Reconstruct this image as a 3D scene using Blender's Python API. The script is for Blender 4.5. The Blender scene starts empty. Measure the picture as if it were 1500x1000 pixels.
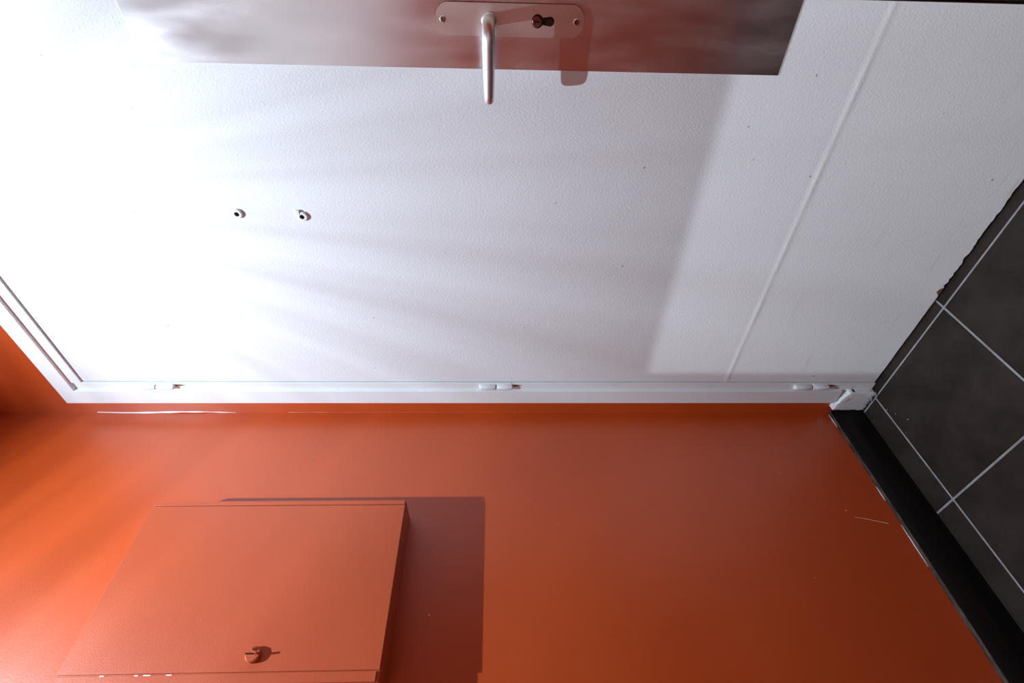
import bpy, bmesh, math, random
from mathutils import Vector, Matrix

random.seed(7)
scene = bpy.context.scene
COL = scene.collection

# ------------------------------------------------------------------ camera
# the photograph was taken with the camera turned on its side: the image's right is the room's down
cam_d = bpy.data.cameras.new('camera')
cam_d.sensor_fit = 'HORIZONTAL'
cam_d.sensor_width = 36.0
cam_d.lens = 724.86 * 36.0 / 1500.0
cam_d.clip_start = 0.02
cam = bpy.data.objects.new('camera', cam_d)
COL.objects.link(cam)
IMG_RIGHT = Vector((0.02476963, -0.02215983, -0.99944755))
IMG_DOWN = Vector((-0.74893971, -0.66262685, -0.0038694))
FORWARD = Vector((-0.66217504, 0.7486218, -0.0330094))
cam.matrix_world = Matrix((
    (IMG_RIGHT.x, -IMG_DOWN.x, -FORWARD.x, 1.03975),
    (IMG_RIGHT.y, -IMG_DOWN.y, -FORWARD.y, -0.88392),
    (IMG_RIGHT.z, -IMG_DOWN.z, -FORWARD.z, 1.00513),
    (0, 0, 0, 1)))
scene.camera = cam

# ------------------------------------------------------------------ world, exposure
world = bpy.data.worlds.new('world')
scene.world = world
world.use_nodes = True
world.node_tree.nodes['Background'].inputs[0].default_value = (0.93, 0.97, 1.0, 1)
world.node_tree.nodes['Background'].inputs[1].default_value = 0.65
scene.view_settings.view_transform = 'Standard'
scene.view_settings.look = 'None'
scene.view_settings.gamma = 1.0
scene.view_settings.use_curve_mapping = False
scene.view_settings.exposure = 0.0

LAMP = Vector((0.66, -0.72, 2.50))      # recessed halogen over this corner
HALL = Vector((1.60, -2.349, 2.50))      # the same fitting out in the hall
CEIL = 2.53


def spot(name, loc, power, angle, blend, radius, streaks=0.0, color=(1, 1, 1), aim=None):
    ld = bpy.data.lights.new(name, 'SPOT')
    ld.energy = power
    ld.spot_size = math.radians(angle)
    ld.spot_blend = blend
    ld.shadow_soft_size = radius
    ld.color = color
    if streaks:
        # facetted halogen reflector: brightness ripples around the beam axis
        ld.use_nodes = True
        nt = ld.node_tree
        em = nt.nodes['Emission']
        tc = nt.nodes.new('ShaderNodeTexCoord')
        ax = Vector((-0.05, 0.86, -0.50)).normalized()      # the lamp is swivelled towards the door
        u = ax.orthogonal().normalized()
        w = ax.cross(u)
        dots = []
        for axis in (u, w, ax):
            vm = nt.nodes.new('ShaderNodeVectorMath'); vm.operation = 'DOT_PRODUCT'
            nt.links.new(tc.outputs['Normal'], vm.inputs[0])
            vm.inputs[1].default_value = axis
            dots.append(vm.outputs['Value'])
        at = nt.nodes.new('ShaderNodeMath'); at.operation = 'ARCTAN2'
        nt.links.new(dots[0], at.inputs[0]); nt.links.new(dots[1], at.inputs[1])
        cb = nt.nodes.new('ShaderNodeCombineXYZ')
        nt.links.new(at.outputs[0], cb.inputs[0])
        zz = nt.nodes.new('ShaderNodeMath'); zz.operation = 'MULTIPLY'; zz.inputs[1].default_value = 0.10
        nt.links.new(dots[2], zz.inputs[0]); nt.links.new(zz.outputs[0], cb.inputs[1])
        nz = nt.nodes.new('ShaderNodeTexNoise')
        nz.inputs['Scale'].default_value = 10.0
        nz.inputs['Detail'].default_value = 1.6
        nt.links.new(cb.outputs[0], nz.inputs['Vector'])
        mr = nt.nodes.new('ShaderNodeMapRange')
        mr.inputs[1].default_value = 0.3; mr.inputs[2].default_value = 0.7
        mr.inputs[3].default_value = 1 - streaks; mr.inputs[4].default_value = 1 + streaks
        nt.links.new(nz.outputs[0], mr.inputs[0])
        nt.links.new(mr.outputs[0], em.inputs['Strength'])
    o = bpy.data.objects.new(name, ld)
    COL.objects.link(o)
    o.location = loc
    if aim is not None:
        o.rotation_euler = (Vector(aim) - Vector(loc)).to_track_quat('-Z', 'Y').to_euler()
    return o


WHITE_LIGHT = (0.76, 0.97, 1.14)
beam = spot('beam_light', LAMP, 98, 100, 1.0, 0.005, 0.0, WHITE_LIGHT, (0.10, -0.12, 0.30))
spot('spill_light', LAMP, 40, 170, 0.05, 0.005, 0.40, WHITE_LIGHT)
spot('hall_light', HALL, 125, 150, 0.3, 0.004, 0.0, (0.84, 0.97, 1.06))

# ------------------------------------------------------------------ materials
MATS = {}


def principled(name, color, rough=0.5, metal=0.0, spec=0.5, coat=0.0):
    m = bpy.data.materials.new(name)
    m.use_nodes = True
    b = m.node_tree.nodes['Principled BSDF']
    b.inputs['Base Color'].default_value = (*color, 1)
    b.inputs['Roughness'].default_value = rough
    b.inputs['Metallic'].default_value = metal
    b.inputs['Specular IOR Level'].default_value = spec
    b.inputs['Coat Weight'].default_value = coat
    MATS[name] = m
    return m, m.node_tree, b


def coords(nt, scale=(1, 1, 1)):
    tc = nt.nodes.new('ShaderNodeTexCoord')
    mp = nt.nodes.new('ShaderNodeMapping')
    mp.inputs['Scale'].default_value = scale
    nt.links.new(tc.outputs['Object'], mp.inputs[0])
    return mp.outputs[0]


def noise(nt, vec, scale, detail=3.0, rough=0.5):
    n = nt.nodes.new('ShaderNodeTexNoise')
    n.inputs['Scale'].default_value = scale
    n.inputs['Detail'].default_value = detail
    n.inputs['Roughness'].default_value = rough
    nt.links.new(vec, n.inputs['Vector'])
    return n.outputs[0]


def ramp(nt, fac, stops):
    r = nt.nodes.new('ShaderNodeValToRGB')
    el = r.color_ramp.elements
    while len(el) < len(stops):
        el.new(0.5)
    for e, (p, c) in zip(el, stops):
        e.position = p
        e.color = (*c, 1) if len(c) == 3 else c
    nt.links.new(fac, r.inputs[0])
    return r.outputs[0]


def bump(nt, b, height, strength, dist):
    bp = nt.nodes.new('ShaderNodeBump')
    bp.inputs['Strength'].default_value = strength
    bp.inputs['Distance'].default_value = dist
    nt.links.new(height, bp.inputs['Height'])
    nt.links.new(bp.outputs[0], b.inputs['Normal'])


def mixc(nt, fac, a, c):
    mx = nt.nodes.new('ShaderNodeMix')
    mx.data_type = 'RGBA'
    nt.links.new(fac, mx.inputs[0])
    for i, v in ((6, a), (7, c)):
        if isinstance(v, tuple):
            mx.inputs[i].default_value = (*v, 1)
        else:
            nt.links.new(v, mx.inputs[i])
    return mx.outputs[2]


def paint(name, c0, c1, rough, spec, grain, gdist, coat=0.0):
    m, nt, b = principled(name, c0, rough, 0, spec, coat)
    b.inputs['Coat Roughness'].default_value = 0.42
    v = coords(nt)
    big = noise(nt, v, 3.5, 4, 0.55)
    nt.links.new(ramp(nt, big, [(0.3, c0), (0.7, c1)]), b.inputs['Base Color'])
    fine = noise(nt, v, grain, 2, 0.6)
    bump(nt, b, fine, 0.35, gdist)
    rr = nt.nodes.new('ShaderNodeMapRange')
    rr.inputs[3].default_value = rough - 0.05
    rr.inputs[4].default_value = rough + 0.08
    nt.links.new(big, rr.inputs[0])
    nt.links.new(rr.outputs[0], b.inputs['Roughness'])
    return m


paint('red_paint', (0.47, 0.060, 0.006), (0.51, 0.068, 0.008), 0.34, 0.6, 260, 0.0006, 0.5)
paint('cabinet_paint', (0.46, 0.068, 0.016), (0.50, 0.078, 0.020), 0.38, 0.5, 420, 0.0007, 0.4)
paint('white_paint', (0.76, 0.77, 0.78), (0.80, 0.81, 0.81), 0.42, 0.5, 210, 0.0010)
paint('ceiling_paint', (0.80, 0.80, 0.79), (0.82, 0.82, 0.81), 0.8, 0.2, 120, 0.0008)
paint('cream_paint', (0.62, 0.54, 0.34), (0.66, 0.58, 0.38), 0.45, 0.4, 150, 0.0006)


def door_paint():
    m, nt, b = principled('door_paint', (0.78, 0.78, 0.79), 0.48, 0, 0.35)
    v = coords(nt)
    big = noise(nt, v, 2.6, 5, 0.55)
    base = ramp(nt, big, [(0.3, (0.76, 0.765, 0.775)), (0.7, (0.80, 0.80, 0.805))])
    # scattered brown specks and faint scuffs, denser where shoes reach
    sp = noise(nt, v, 70, 1, 0.4)
    spots = ramp(nt, sp, [(0.79, (0, 0, 0)), (0.815, (0.7, 0.7, 0.7))])
    col = mixc(nt, spots, base, (0.30, 0.20, 0.13))
    sv = coords(nt, (6, 6, 40))
    sc = noise(nt, sv, 1.0, 4, 0.6)
    sep = nt.nodes.new('ShaderNodeSeparateXYZ')
    tc = nt.nodes.new('ShaderNodeTexCoord')
    nt.links.new(tc.outputs['Object'], sep.inputs[0])
    low = nt.nodes.new('ShaderNodeMapRange')
    low.inputs[1].default_value = 0.40; low.inputs[2].default_value = 0.05
    low.inputs[3].default_value = 0.0; low.inputs[4].default_value = 1.0
    nt.links.new(sep.outputs[2], low.inputs[0])
    scm = ramp(nt, sc, [(0.60, (0, 0, 0)), (0.78, (0.5, 0.5, 0.5))])
    mu = nt.nodes.new('ShaderNodeMath'); mu.operation = 'MULTIPLY'
    nt.links.new(scm, mu.inputs[0]); nt.links.new(low.outputs[0], mu.inputs[1])
    col = mixc(nt, mu.outputs[0], col, (0.46, 0.41, 0.37))
    nt.links.new(col, b.inputs['Base Color'])
    fine = noise(nt, coords(nt, (1, 1, 0.7)), 330, 2, 0.55)
    bump(nt, b, fine, 0.6, 0.0009)


door_paint()


def brushed(name, color, rough, smear, haze):
    m, nt, b = principled(name, color, rough, 1.0)
    cl = noise(nt, coords(nt, (26, 26, 7)), 1.0, 2, 0.5)
    cloud = ramp(nt, cl, [(0.22, (0, 0, 0)), (0.78, (1, 1, 1))])
    ro = nt.nodes.new('ShaderNodeMapRange')
    ro.inputs[3].default_value = rough - smear; ro.inputs[4].default_value = rough + smear
    nt.links.new(cloud, ro.inputs[0])
    nt.links.new(ro.outputs[0], b.inputs['Roughness'])
    dk = tuple(c * 0.86 for c in color)
    nt.links.new(mixc(nt, cloud, dk, color), b.inputs['Base Color'])
    me = nt.nodes.new('ShaderNodeMapRange')           # wiped-on grime dulls the metal in clouds
    me.inputs[3].default_value = 1.0; me.inputs[4].default_value = 1.0 - haze
    nt.links.new(cloud, me.inputs[0])
    nt.links.new(me.outputs[0], b.inputs['Metallic'])


brushed('push_plate_metal', (0.90, 0.84, 0.83), 0.25, 0.05, 0.09)
brushed('handle_metal', (0.86, 0.75, 0.70), 0.34, 0.03, 0.16)
principled('lever_metal', (0.80, 0.79, 0.80), 0.40, 1.0)
principled('seam_shade', (0.10, 0.035, 0.02), 0.8, 0, 0.2)
principled('screw_metal', (0.26, 0.15, 0.09), 0.35, 1.0)
principled('lock_dark', (0.030, 0.012, 0.010), 0.4, 0.6)
principled('lock_plug', (0.34, 0.20, 0.17), 0.25, 1.0)
principled('chrome', (0.80, 0.76, 0.74), 0.18, 1.0)
principled('black_hole', (0.006, 0.006, 0.006), 0.9, 0, 0.1)
principled('plug_plastic', (0.78, 0.80, 0.80), 0.4)
principled('rusty_shade', (0.23, 0.10, 0.04), 0.8, 0, 0.2)
principled('bare_wood', (0.16, 0.075, 0.040), 0.8, 0, 0.2)
principled('white_chip', (0.82, 0.80, 0.80), 0.45, 0, 0.5)
principled('caulk', (0.80, 0.74, 0.76), 0.3, 0, 0.5)


def lens_mat(name, strength):
    m, nt, b = principled(name, (0.9, 0.9, 0.9), 0.3)
    b.inputs['Emission Color'].default_value = (0.95, 1, 1, 1)
    b.inputs['Emission Strength'].default_value = strength


lens_mat('lamp_lens', 6.0)


def tile_mat():
    m, nt, b = principled('slate_tile', (0.03, 0.022, 0.02), 0.6, 0, 0.2)
    v = coords(nt)
    n = noise(nt, v, 9, 6, 0.65)
    nt.links.new(ramp(nt, n, [(0.3, (0.011, 0.0070, 0.0052)), (0.7, (0.034, 0.024, 0.019))]), b.inputs['Base Color'])
    bump(nt, b, noise(nt, v, 60, 5, 0.6), 0.3, 0.0015)


tile_mat()


def grout_mat():
    m, nt, b = principled('grout', (0.40, 0.38, 0.38), 0.85, 0, 0.2)
    v = coords(nt)
    n = noise(nt, v, 40, 4, 0.6)
    nt.links.new(ramp(nt, n, [(0.3, (0.20, 0.19, 0.185)), (0.7, (0.31, 0.30, 0.30))]), b.inputs['Base Color'])
    bump(nt, b, n, 0.3, 0.001)


grout_mat()


def board_mat():
    m, nt, b = principled('black_board', (0.006, 0.005, 0.005), 0.42, 0, 0.12)
    v = coords(nt, (30, 3, 60))
    n = noise(nt, v, 1.5, 5, 0.6)
    nt.links.new(ramp(nt, n, [(0.45, (0.004, 0.004, 0.004)), (0.8, (0.016, 0.007, 0.005))]), b.inputs['Base Color'])
    principled('board_worn_edge', (0.055, 0.035, 0.026), 0.6, 0, 0.3)
    nt2 = MATS['board_worn_edge'].node_tree
    b2 = nt2.nodes['Principled BSDF']
    n2 = noise(nt2, coords(nt2, (40, 12, 40)), 2.5, 4, 0.6)
    nt2.links.new(ramp(nt2, n2, [(0.35, (0.018, 0.010, 0.008)), (0.7, (0.11, 0.075, 0.06))]), b2.inputs['Base Color'])


board_mat()

# ------------------------------------------------------------------ mesh helpers


def box(bm, lo, hi, bevel=0.0, seg=1):
    mt = Matrix.Translation([(a + c) / 2 for a, c in zip(lo, hi)]) @ Matrix.Diagonal([c - a for a, c in zip(lo, hi)] + [1])
    g = bmesh.ops.create_cube(bm, size=1, matrix=mt)
    if bevel:
        es = list({e for v in g['verts'] for e in v.link_edges})
        bmesh.ops.bevel(bm, geom=es, offset=bevel, segments=seg, affect='EDGES', profile=0.5)


def tube(bm, pts, radii, n=16, cap=True):
    rings = []
    for i, p in enumerate(pts):
        p = Vector(p)
        a = Vector(pts[max(i - 1, 0)]); c = Vector(pts[min(i + 1, len(pts) - 1)])
        d = (c - a).normalized()
        u = d.orthogonal().normalized() if i == 0 else (u - d * u.dot(d)).normalized()
        w = d.cross(u)
        rings.append([bm.verts.new(p + radii[i] * (math.cos(2 * math.pi * k / n) * u + math.sin(2 * math.pi * k / n) * w)) for k in range(n)])
    for r0, r1 in zip(rings, rings[1:]):
        for k in range(n):
            bm.faces.new((r0[k], r0[(k + 1) % n], r1[(k + 1) % n], r1[k]))
    if cap:
        bm.faces.new(rings[0][::-1]); bm.faces.new(rings[-1])


def prism(bm, outline, depth):
    """outline: 3D points of one face (flat), depth: vector to the other face"""
    d = Vector(depth)
    a = [bm.verts.new(Vector(p)) for p in outline]
    c = [bm.verts.new(Vector(p) + d) for p in outline]
    n = len(a)
    bm.faces.new(a); bm.faces.new(c[::-1])
    for k in range(n):
        bm.faces.new((a[k], c[k], c[(k + 1) % n], a[(k + 1) % n]))


def obj(name, bm, mat, parent=None, origin=None, smooth=False):
    bmesh.ops.recalc_face_normals(bm, faces=bm.faces[:])
    wo = Vector(origin) if origin is not None else (WORLD[parent.name] if parent else Vector((0, 0, 0)))
    for v in bm.verts:
        v.co -= wo
    me = bpy.data.meshes.new(name)
    bm.to_mesh(me); bm.free()
    for m in (mat if isinstance(mat, (list, tuple)) else [mat]):
        me.materials.append(MATS[m])
    if smooth:
        for p in me.polygons:
            p.use_smooth = True
        try:
            me.set_sharp_from_angle(angle=math.radians(35))
        except Exception:
            pass
    o = bpy.data.objects.new(name, me)
    COL.objects.link(o)
    if parent:
        o.parent = parent
        o.location = wo - WORLD[parent.name]
    else:
        o.location = wo
    WORLD[o.name] = wo
    return o


WORLD = {}


def thing(name, loc):
    o = bpy.data.objects.new(name, None)
    o.empty_display_size = 0.05
    COL.objects.link(o)
    o.location = loc
    WORLD[o.name] = Vector(loc)
    return o


def tag(o, label, cat, kind=None, group=None):
    o['label'] = label; o['category'] = cat
    if kind: o['kind'] = kind
    if group: o['group'] = group
    return o


def boxes(name, mat, parent, parts, bevel=0.0, seg=1, origin=None):
    bm = bmesh.new()
    for lo, hi in parts:
        box(bm, lo, hi, bevel, seg)
    return obj(name, bm, mat, parent, origin)


# ------------------------------------------------------------------ the room
X1, Y1 = 1.95, -1.70           # room size to the right and towards the hall
YH = -3.3                      # far side of the hall

floor = boxes('floor', 'grout', None, [((-0.1, YH, -0.06), (X1 + 1.2, 0.12, -0.0018))])
tag(floor, 'dark slate tiled floor with pale grey grout lines', 'floor', 'structure')
# tiles, 300 mm grid, cut rows against both walls
G = 0.0050
gx = [0.0, 0.0835] + [0.0835 + 0.3005 * k for k in range(1, 7)] + [X1]
gy = [0.0, -0.0220] + [-0.0220 - 0.2985 * k for k in range(1, 6)] + [Y1]
shared = {}
for i in range(len(gx) - 1):
    for j in range(len(gy) - 1):
        x0, x1 = gx[i] + G / 2, gx[i + 1] - G / 2
        y1, y0 = gy[j] - G / 2, gy[j + 1] + G / 2
        if i == 0: x0 = 0.001
        if j == 0: y1 = 0.110 if i > 0 else 0.0
        key = (round(x1 - x0, 4), round(y1 - y0, 4))
        c = Vector(((x0 + x1) / 2, (y0 + y1) / 2, 0))
        if key not in shared:
            bm = bmesh.new()
            box(bm, (x0, y0, -0.010), (x1, y1, 0.0), 0.0009)
            t = obj('tile', bm, 'slate_tile', floor, origin=c)
            shared[key] = t
        else:
            t = shared[key].copy()
            COL.objects.link(t)
            t.parent = floor
            t.location = c

for (x, y, r_) in ((0.090, -0.070, 0.0011), (0.104, -0.095, 0.0012), (0.123, -0.128, 0.0015), (0.095, -0.146, 0.0009), (0.034, -0.061, 0.0008)):
    bm = bmesh.new()
    bmesh.ops.create_icosphere(bm, subdivisions=1, radius=r_, matrix=Matrix.Translation((x, y, r_ * 0.3)) @ Matrix.Diagonal((1, 0.7, 0.5, 1)))
    obj('dust_fleck', bm, 'white_chip', floor)

wl = boxes('wall_left', 'red_paint', None, [((-0.12, YH, -0.05), (0.0, 0.14, CEIL))])
tag(wl, 'terracotta red painted wall carrying the meter cabinet', 'wall', 'structure')

DX0, DX1, DZ = 0.1215, 0.9445, 2.0345      # door leaf
wb = boxes('wall_back', 'red_paint', None, [
    ((0.0, 0.0, -0.05), (0.075, 0.14, 2.09)),
    ((0.0, 0.0, 2.09), (X1 + 0.12, 0.14, CEIL)),
    ((0.995, 0.0, -0.05), (X1 + 0.12, 0.14, 2.09))])
tag(wb, 'terracotta red wall strip around and above the white door', 'wall', 'structure')

wr = boxes('wall_right', 'red_paint', None, [((X1, Y1, -0.05), (X1 + 0.12, 0.0, CEIL))])
tag(wr, 'terracotta red wall out of view to the right of the door', 'wall', 'structure')
OX0, OX1, OZ = 1.20, 1.86, 2.06
DADO = 1.45
wf = boxes('wall_front', 'red_paint', None, [
    ((0.0, Y1 - 0.10, -0.05), (OX0, Y1, DADO)),
    ((OX1, Y1 - 0.10, -0.05), (X1 + 0.12, Y1, DADO))])
boxes('upper_wall', 'ceiling_paint', wf, [
    ((0.0, Y1 - 0.10, DADO), (OX0, Y1, CEIL)),
    ((OX1, Y1 - 0.10, DADO), (X1 + 0.12, Y1, CEIL)),
    ((OX0, Y1 - 0.10, OZ), (OX1, Y1, CEIL))])
tag(wf, 'wall behind the viewer, terracotta red below, white above, with open doorway', 'wall', 'structure')
wh = boxes('wall_hall', 'ceiling_paint', None, [((-0.12, YH - 0.12, -0.05), (X1 + 1.2, YH, CEIL))])
tag(wh, 'plain white far wall of the hall behind the viewer', 'wall', 'structure')
ce = boxes('ceiling', 'ceiling_paint', None, [((-0.12, YH, CEIL), (X1 + 1.2, 0.14, CEIL + 0.08))])
tag(ce, 'plain white ceiling over the corner', 'ceiling', 'structure')

# irregular bead of bare filler down the corner, and flecks on the red wall (parts of the red wall)
bm = bmesh.new()
pts, rad = [], []
N = 60
for k in range(N):
    z = 2.06 - k * (2.06 - 1.70) / (N - 1)
    w = 0.0008 + 0.0022 * math.exp(-((z - 1.90) / 0.11) ** 2) + 0.0007 * math.sin(z * 95) * math.exp(-((z - 1.82) / 0.15) ** 2)
    pts.append((0.0020 + 0.0018 * math.sin(z * 21 + 1), -0.0005, z)); rad.append(max(w, 0.0004))
tube(bm, pts, rad, 8)
obj('filler_bead', bm, 'caulk', wl, smooth=True)
bm = bmesh.new()
# thin ragged ridge of paint that carries on down the corner
pts = [(0.0012, -0.0006, 1.56 - k * 0.02) for k in range(70)]
tube(bm, pts, [0.0012 + 0.0005 * math.sin(k * 1.7) for k in range(70)], 6)
obj('paint_ridge', bm, 'red_paint', wl, smooth=True)
for (y, z, s) in ((-0.512, 1.133, 0.0016), (-0.298, 0.187, 0.0016), (-0.196, 0.300, 0.0010), (-0.45, 0.335, 0.0010), (-0.325, 0.86, 0.0010)):
    bm = bmesh.new()
    bmesh.ops.create_icosphere(bm, subdivisions=1, radius=s, matrix=Matrix.Translation((0.0, y, z)) @ Matrix.Diagonal((0.4, 0.8, 1, 1)))
    obj('paint_fleck', bm, 'white_chip', wl)
bm = bmesh.new()
tube(bm, [(0.0002, -0.315, 0.176), (0.0002, -0.320, 0.150), (0.0002, -0.326, 0.128), (0.0002, -0.331, 0.106)], [0.0004, 0.0007, 0.0006, 0.0009], 5)
obj('scratch', bm, 'cream_paint', wl)

# ------------------------------------------------------------------ baseboard on the red wall
bb = thing('baseboard_left', (0.0, -0.85, 0.0))
tag(bb, 'black wooden baseboard with worn brown top edge along the red wall', 'baseboard', 'structure')
bm = bmesh.new()
ys = [-0.006 - k * 0.02 for k in range(86)]
prof = [(0.0003, 0.0), (0.0003, 0.0790), (0.0068, 0.0802), (0.0100, 0.0775), (0.0190, 0.0560), (0.0255, 0.030), (0.0255, 0.0)]
rings = [[bm.verts.new((px + (0.0006 * math.sin(y * 9) if px > 0.001 else 0), y, pz + (0.0010 * math.sin(y * 7 + 1) if pz > 0.04 else 0))) for px, pz in prof] for y in ys]
for a, c in zip(rings, rings[1:]):
    for k in range(len(prof) - 1):
        bm.faces.new((a[k], a[k + 1], c[k + 1], c[k])).material_index = 1 if k in (1, 2) else 0
bm.faces.new(rings[0][::-1]); bm.faces.new(rings[-1])
obj('board', bm, ['black_board', 'board_worn_edge'], bb, smooth=True)
for k, (y0, y1) in enumerate(((-0.010, -0.055), (-0.235, -0.275), (-0.335, -0.43))):
    bm = bmesh.new()
    n = 8
    tube(bm, [(0.0008, y0 + (y1 - y0) * q / n, 0.0797 + 0.0012 * math.sin((y0 + (y1 - y0) * q / n) * 7 + 1) + random.uniform(-.0003, .0003)) for q in range(n + 1)],
         [0.0003 + 0.0006 * math.sin(math.pi * q / n) for q in range(n + 1)], 5)
    obj('paint_chip', bm, 'white_chip', bb)

# ------------------------------------------------------------------ door frame
fr = thing('trim_1', (0.53, 0.0, 0.0))
tag(fr, 'white painted door frame around the white door', 'door frame', 'structure')
P1, P2 = -0.0100, -0.0035      # how far the outer and the inner band stand off the wall
ox, ix, gx0 = 0.0480, 0.0945, DX0 - 0.0030
oz, iz, gz = 2.1080, 2.0660, DZ + 0.0040
# hinge side: outer band, inner band, lining
boxes('outer_band', 'white_paint', fr, [((ox, P1, 0.085), (ix, 0.02, oz))], 0.0014, 2)
boxes('inner_band', 'white_paint', fr, [((ix - 0.001, P2, 0.004), (gx0, 0.13, gz + 0.02))], 0.0012, 2)
# head
boxes('outer_band', 'white_paint', fr, [((ix - 0.002, P1, iz), (1.020, 0.02, oz))], 0.0014, 2)
boxes('inner_band', 'white_paint', fr, [((gx0 - 0.002, P2, gz), (0.975, 0.13, iz + 0.002))], 0.0012, 2)
# lock side
boxes('outer_band', 'cream_paint', fr, [((0.974, P1, 0.004), (1.020, 0.02, iz + 0.0005))], 0.0014, 2)
boxes('inner_band', 'cream_paint', fr, [((DX1 + 0.0065, P2, 0.004), (0.976, 0.13, gz + 0.02))], 0.0012, 2)
# stops behind the leaf
boxes('door_stop', 'white_paint', fr, [((gx0 - 0.01, 0.0445, 0.002), (DX0 + 0.013, 0.075, gz)),
                                        ((DX1 - 0.013, 0.0445, 0.002), (DX1 + 0.02, 0.075, gz)),
                                        ((gx0, 0.0445, DZ - 0.012), (DX1 + 0.01, 0.075, gz + 0.01))], 0.001)
# lumpy plinth block at the foot of the hinge side
bm = bmesh.new()
box(bm, (0.0262, -0.0165, 0.0005), (ix + 0.002, 0.02, 0.086), 0.003, 3)
bmesh.ops.subdivide_edges(bm, edges=[e for e in bm.edges if e.calc_length() > 0.02], cuts=6, use_grid_fill=True)
for v in bm.verts:
    n = math.sin(v.co.x * 230 + v.co.z * 150) + math.sin(v.co.z * 310 - v.co.x * 120)
    v.co += Vector((0, -0.0006 * n, 0))
    if v.co.z > 0.070:            # the top slopes up towards the door
        v.co.z -= 0.016 * max(0, (v.co.x - 0.045)) / 0.05
        v.co.z += 0.0012 * math.sin(v.co.x * 300)
obj('plinth_block', bm, 'white_paint', fr, smooth=True)
bm = bmesh.new()                   # crumbled filler where the block meets the floor
for k in range(16):
    c = Vector((0.030 + 0.075 * random.random(), -0.0175 - 0.004 * random.random(), 0.002 + 0.006 * random.random()))
    bmesh.ops.create_icosphere(bm, subdivisions=1, radius=random.uniform(0.0015, 0.004), matrix=Matrix.Translation(c))
obj('filler_crumbs', bm, 'grout', fr)['kind'] = 'stuff'

# ------------------------------------------------------------------ the door
door = thing('door_1', (DX0, 0.0, 0.0))
tag(door, 'white painted door with metal push plate and lever handle', 'door', 'structure')
bm = bmesh.new()
zs = [0.0062, 0.012, 0.03] + [0.06 + 0.05 * k for k in range(7)] + [0.385, 0.394, 0.398, 0.401, 0.404, 0.407, 0.411, 0.415, 0.425] + [0.45 + 0.1 * k for k in range(16)] + [DZ]
zs = sorted(z for z in zs if z <= DZ)
nx = 150
grid = []
chips = {}
for i in range(nx + 1):
    x = DX0 + (DX1 - DX0) * i / nx
    col_ = []
    for q, z in enumerate(zs):
        y = 0.0
        h = math.exp(-((z - 0.405) / 0.0060) ** 2) * 0.0010 + 0.0004 * math.exp(-((z - 0.421) / 0.004) ** 2)
        h *= 0.8 + 0.2 * math.sin(x * 40)
        y -= h
        zz = z
        if q == 0:
            zz = z + 0.0003 * math.sin(x * 60) + random.uniform(0, 0.0024 if x > 0.44 else 0.0006) + 0.001 * max(0, math.sin(x * 43 + 2)) * (x > 0.44)
            for cx, cw, ch in ((0.412, 0.012, 0.0075), (0.43, 0.006, 0.006), (0.50, 0.010, 0.003), (0.545, 0.007, 0.003), (0.60, 0.006, 0.002)):
                zz += ch * max(0, 1 - abs(x - cx) / cw)
        if q == 1: zz = max(z, col_[0].co.z + 0.001)
        col_.append(bm.verts.new((x, y, zz)))
    grid.append(col_)
faces = []
for i in range(nx):
    for q in range(len(zs) - 1):
        faces.append(bm.faces.new((grid[i][q], grid[i + 1][q], grid[i + 1][q + 1], grid[i][q + 1])))
ex = bmesh.ops.extrude_face_region(bm, geom=faces)
for v in [g for g in ex['geom'] if isinstance(g, bmesh.types.BMVert)]:
    v.co.y = 0.0020
leaf = obj('door_leaf', bm, 'door_paint', door)
boxes('door_core', 'bare_wood', door, [((DX0 + 0.0008, 0.0015, 0.0075), (DX1 - 0.0008, 0.042, DZ - 0.0008))])

# hinges: two-knuckle barrels in thick paint
for zc, h in ((1.857, 0.090), (1.0035, 0.086), (0.1755, 0.093)):
    hx, hy, r = 0.1085, -0.0085, 0.0066
    hg = thing('hinge', (hx, hy, zc))
    hg.parent = door
    hg.location = Vector((hx, hy, zc)) - WORLD[door.name]
    for s, nm in ((1, 'knuckle'), (-1, 'knuckle')):
        bm = bmesh.new()
        z0, z1 = zc + s * 0.0013, zc + s * h / 2
        n = 5
        zz = [z0, z0 + s * 0.001, z1 - s * 0.004, z1 - s * 0.0015, z1]
        tube(bm, [(hx, hy, z) for z in zz], [r * 0.92, r, r, r * 0.86, r * 0.55], 18)
        obj(nm, bm, 'white_paint', hg, smooth=True)
    bm = bmesh.new()
    tube(bm, [(hx, hy, zc - 0.003), (hx, hy, zc + 0.003)], [r * 0.7, r * 0.7], 12)
    obj('pin', bm, 'black_hole', hg, smooth=True)
    boxes('flap', 'white_paint', hg, [((hx - 0.013, -0.0046, zc + 0.002), (hx, -0.0022, zc + h / 2 - 0.003)),
                                       ((hx, -0.0044, zc - h / 2 + 0.003), (hx + 0.0105, -0.0022, zc - 0.002))], 0.0006)
    bm = bmesh.new()                    # rust-coloured shadow painted on beneath the lower knuckle
    tube(bm, [(hx + 0.0005, -0.0040, zc - h / 2 + 0.004), (hx + 0.001, -0.0034, zc - h / 2 - 0.010), (hx + 0.001, -0.0034, zc - h / 2 - 0.024)], [0.0042, 0.0035, 0.0004], 8)
    for v in bm.verts:
        v.co.y = min(v.co.y, -0.0030); v.co.y = max(v.co.y, -0.0042)
    obj('shade_mark', bm, 'rusty_shade', hg)

# push plate
boxes('push_plate', 'push_plate_metal', door, [((0.8405, -0.0015, 0.5465), (0.9440, -0.0001, 1.5600))], 0.0003)

# lever handle set on the plate
HX = 0.9080


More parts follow.
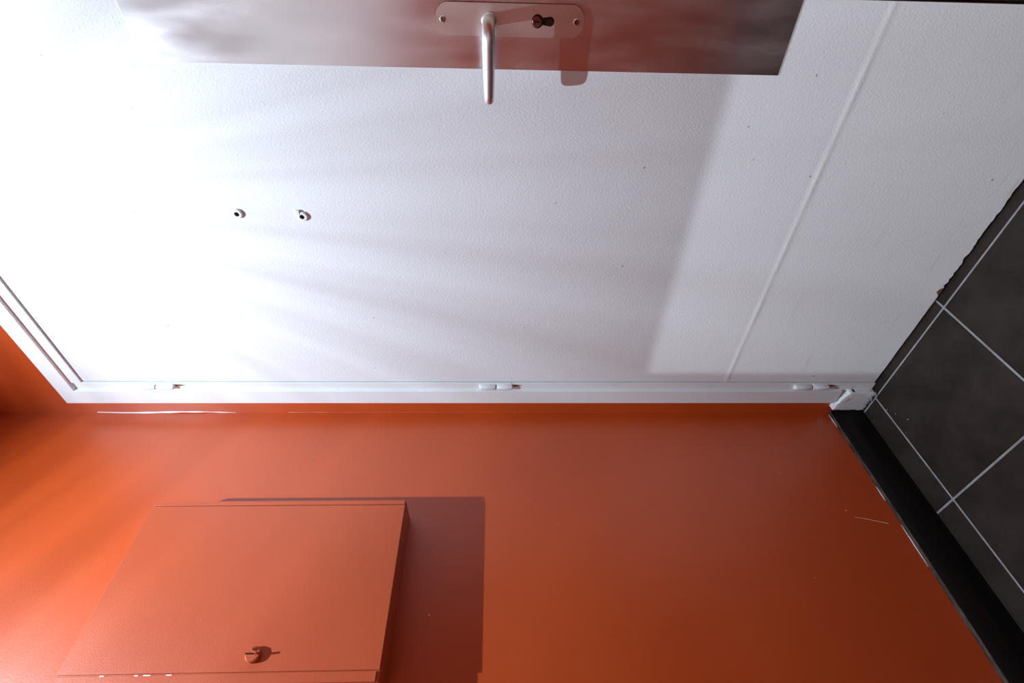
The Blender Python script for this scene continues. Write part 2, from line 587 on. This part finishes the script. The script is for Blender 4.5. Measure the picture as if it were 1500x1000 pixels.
def stadium(x, y, z0, z1, hw, r, n=10):
    out = []
    for cx, cz, a0 in ((x + hw - r, z1 - r, 0), (x - hw + r, z1 - r, 90), (x - hw + r, z0 + r, 180), (x + hw - r, z0 + r, 270)):
        for k in range(n + 1):
            a = math.radians(a0 + 90 * k / n)
            out.append((cx + r * math.cos(a), y, cz + r * math.sin(a)))
    return out


bm = bmesh.new()
prism(bm, stadium(HX, -0.0062, 0.8730, 1.0975, 0.0215, 0.0195), (0, 0.0048, 0))
top = [f for f in bm.faces if all(abs(v.co.y + 0.0062) < 1e-6 for v in f.verts)]
bmesh.ops.bevel(bm, geom=list(top[0].edges), offset=0.0012, segments=3, affect='EDGES')
hp = obj('handle_plate', bm, 'handle_metal', door, origin=(HX, -0.0015, 0.985), smooth=True)
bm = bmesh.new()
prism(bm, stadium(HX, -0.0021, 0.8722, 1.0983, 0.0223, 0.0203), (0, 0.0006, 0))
obj('plate_seam_shade', bm, 'seam_shade', hp)  # dark outline drawn in as the shadow of the gap around the plate
for z in (1.0862, 0.8850):
    bm = bmesh.new()
    tube(bm, [(HX, -0.0060, z), (HX, -0.0066, z), (HX, -0.0070, z)], [0.0052, 0.0050, 0.0040], 20)
    obj('screw_rim', bm, 'handle_metal', hp, smooth=True)
    bm = bmesh.new()
    tube(bm, [(HX, -0.0064, z), (HX, -0.0074, z)], [0.0040, 0.0034], 16)
    obj('screw', bm, 'screw_metal', hp, smooth=True)
# lever: collar, neck, bend, tapering grip
LZ = 1.0170
bm = bmesh.new()
tube(bm, [(HX, -0.0060, LZ), (HX, -0.0088, LZ), (HX, -0.0095, LZ)], [0.0112, 0.0112, 0.0100], 24)
obj('lever_collar', bm, 'handle_metal', hp, smooth=True)
bm = bmesh.new()
pts, rad = [(HX, -0.006, LZ), (HX, -0.020, LZ), (HX, -0.041, LZ)], [0.0088, 0.0086, 0.0088]
R = 0.020
for k in range(1, 9):
    a = math.radians(90 * k / 8)
    pts.append((HX - R * (1 - math.cos(a)), -0.041 - R * math.sin(a), LZ)); rad.append(0.0090)
for q, rr in ((0.870, 0.0092), (0.850, 0.0090), (0.830, 0.0086), (0.814, 0.0080), (0.8075, 0.0074), (0.8045, 0.0058), (0.8035, 0.003)):
    pts.append((q + 0.002, -0.061, LZ)); rad.append(rr)
tube(bm, pts, rad, 24)
obj('lever', bm, 'lever_metal', hp, smooth=True)
# euro cylinder hole
KZ = 0.9440
out = []
for k in range(0, 33):
    a = math.radians(-60 + 300 * k / 32)
    out.append((HX + 0.0092 * math.cos(a), -0.0066, KZ + 0.0088 * math.sin(a)))
for k in range(0, 13):
    a = math.radians(180 + 180 * k / 12)
    out.append((HX + 0.0064 * math.cos(a), -0.0066, KZ - 0.0190 + 0.0064 * math.sin(a)))
bm = bmesh.new()
prism(bm, out, (0, 0.0045, 0))
lk = obj('lock_cylinder', bm, 'lock_dark', hp)
bm = bmesh.new()
tube(bm, [(HX, -0.0040, KZ + 0.0012), (HX, -0.0105, KZ + 0.0012), (HX, -0.0112, KZ + 0.0012)], [0.0070, 0.0070, 0.0062], 24)
obj('lock_plug', bm, 'lock_plug', hp, smooth=True)
boxes('key_slot', 'black_hole', hp, [((HX - 0.0010, -0.01135, KZ - 0.0035), (HX + 0.0010, -0.0108, KZ + 0.0058))])

# two screw sleeves left in the door
for (x, z, dx) in ((0.583, 1.499, 0.0), (0.579, 1.377, 0.0)):
    bm = bmesh.new()
    tube(bm, [(x, -0.0002, z), (x, -0.0030, z), (x, -0.0044, z)], [0.0098, 0.0094, 0.0078], 20)
    sl = obj('screw_sleeve', bm, 'plug_plastic', door, origin=(x, 0, z), smooth=True)
    bm = bmesh.new()
    tube(bm, [(x, -0.0043, z + 0.0012), (x, -0.0047, z + 0.0012)], [0.0046, 0.0044], 16)
    obj('bore', bm, 'black_hole', sl)
    if z < 1.4:
        boxes('torn_tab', 'plug_plastic', sl, [((x + 0.004, -0.0050, z + 0.004), (x + 0.013, -0.0006, z + 0.011))], 0.0008)
# brown splinter where the foot of the door is chipped
bm = bmesh.new()
prism(bm, [(0.402, -0.0004, 0.0068), (0.424, -0.0004, 0.0064), (0.417, -0.0004, 0.0150), (0.410, -0.0004, 0.0165)], (0, 0.002, 0))
obj('splinter', bm, 'bare_wood', door)

# ------------------------------------------------------------------ meter cabinet on the red wall
cab = thing('wall_cabinet', (0.0, -0.4775, 1.193))
tag(cab, 'terracotta painted flat metal wall cabinet with a small cam lock', 'cabinet')
CY0, CY1, CZ0, CZ1, CD = -0.6400, -0.3085, 1.1960, 1.7220, 0.0755
boxes('body', 'cabinet_paint', cab, [((0.0, CY0, CZ0), (CD - 0.003, CY1, CZ1))], 0.0012, 2)
boxes('rim', 'cabinet_paint', cab, [((CD - 0.006, CY1 - 0.0100, CZ0 + 0.0015), (CD, CY1 - 0.0002, CZ1 - 0.0015))], 0.0008, 2)
boxes('rim', 'cabinet_paint', cab, [((CD - 0.006, CY0 + 0.0002, CZ0 + 0.0055), (CD, CY0 + 0.0150, CZ1 - 0.0015))], 0.0008, 2)
dr = boxes('cabinet_door', 'cabinet_paint', cab, [((CD - 0.005, CY0 + 0.0170, CZ0 + 0.0002), (CD + 0.0008, CY1 - 0.0118, CZ1 - 0.0002))], 0.0012, 2)
# cam lock: round head, slotted lever standing off it
ly, lz = -0.5990, 1.4120
bm = bmesh.new()
tube(bm, [(CD, ly, lz), (CD + 0.007, ly, lz), (CD + 0.010, ly, lz)], [0.0125, 0.0125, 0.0105], 28)
obj('lock_head', bm, 'cabinet_paint', dr, smooth=True)
boxes('lock_slot', 'lock_dark', dr, [((CD + 0.0097, ly - 0.0012, lz - 0.0095), (CD + 0.0104, ly + 0.0012, lz + 0.0115))])
bm = bmesh.new()
tube(bm, [(CD + 0.0085, ly + 0.0108 * -math.cos(math.radians(a)), lz - 0.0108 * math.sin(math.radians(a))) for a in range(-10, 91, 10)], [0.0011] * 11, 8)
obj('worn_rim', bm, 'chrome', dr, smooth=True)
bm = bmesh.new()
tube(bm, [(CD + 0.009, ly + 0.0062, lz - 0.001), (CD + 0.0125, ly + 0.0062, lz - 0.001)], [0.0030, 0.0026], 12)
obj('lock_stud', bm, 'chrome', dr, smooth=True)
boxes('lock_tab', 'cabinet_paint', dr, [((CD + 0.009, ly - 0.0015, lz - 0.010), (CD + 0.0180, ly + 0.0015, lz - 0.004))], 0.0006)
for z0, z1 in ((1.652, 1.645), (1.596, 1.590), (1.582, 1.570), (1.545, 1.536)):
    boxes('paint_chip', 'white_chip', cab, [((CD - 0.001, CY0 + 0.0138, z1), (CD + 0.0003, CY0 + 0.0153, z0))], 0.0002)

# ------------------------------------------------------------------ lamps in the ceiling
for loc, lab in ((LAMP, 'round recessed ceiling downlight over the door corner'), (HALL, 'round recessed ceiling downlight out in the hall')):
    dl = thing('downlight', (loc.x, loc.y, CEIL))
    tag(dl, lab, 'ceiling light', None, 'recessed downlights')
    n = 32
    bm = bmesh.new()
    drop = 0.0118 if loc is LAMP else 0.001          # the baffle keeps light off the top of the walls
    rs = [(0.0385, 2.529), (0.0385, 2.50 - drop), (0.0395, 2.499 - drop), (0.0410, 2.50 - drop), (0.0440, 2.522), (0.052, 2.524), (0.052, 2.5295)]
    rings = [[bm.verts.new((loc.x + r * math.cos(2 * math.pi * k / n), loc.y + r * math.sin(2 * math.pi * k / n), z)) for k in range(n)] for r, z in rs]
    for a, c in zip(rings, rings[1:] + rings[:1]):
        for k in range(n):
            bm.faces.new((a[k], a[(k + 1) % n], c[(k + 1) % n], c[k]))
    obj('trim_ring', bm, 'chrome', dl, smooth=True)
    bm = bmesh.new()
    tube(bm, [(loc.x, loc.y, 2.5295), (loc.x, loc.y, 2.5265)], [0.029, 0.029], 28)
    obj('lens', bm, 'lamp_lens', dl)
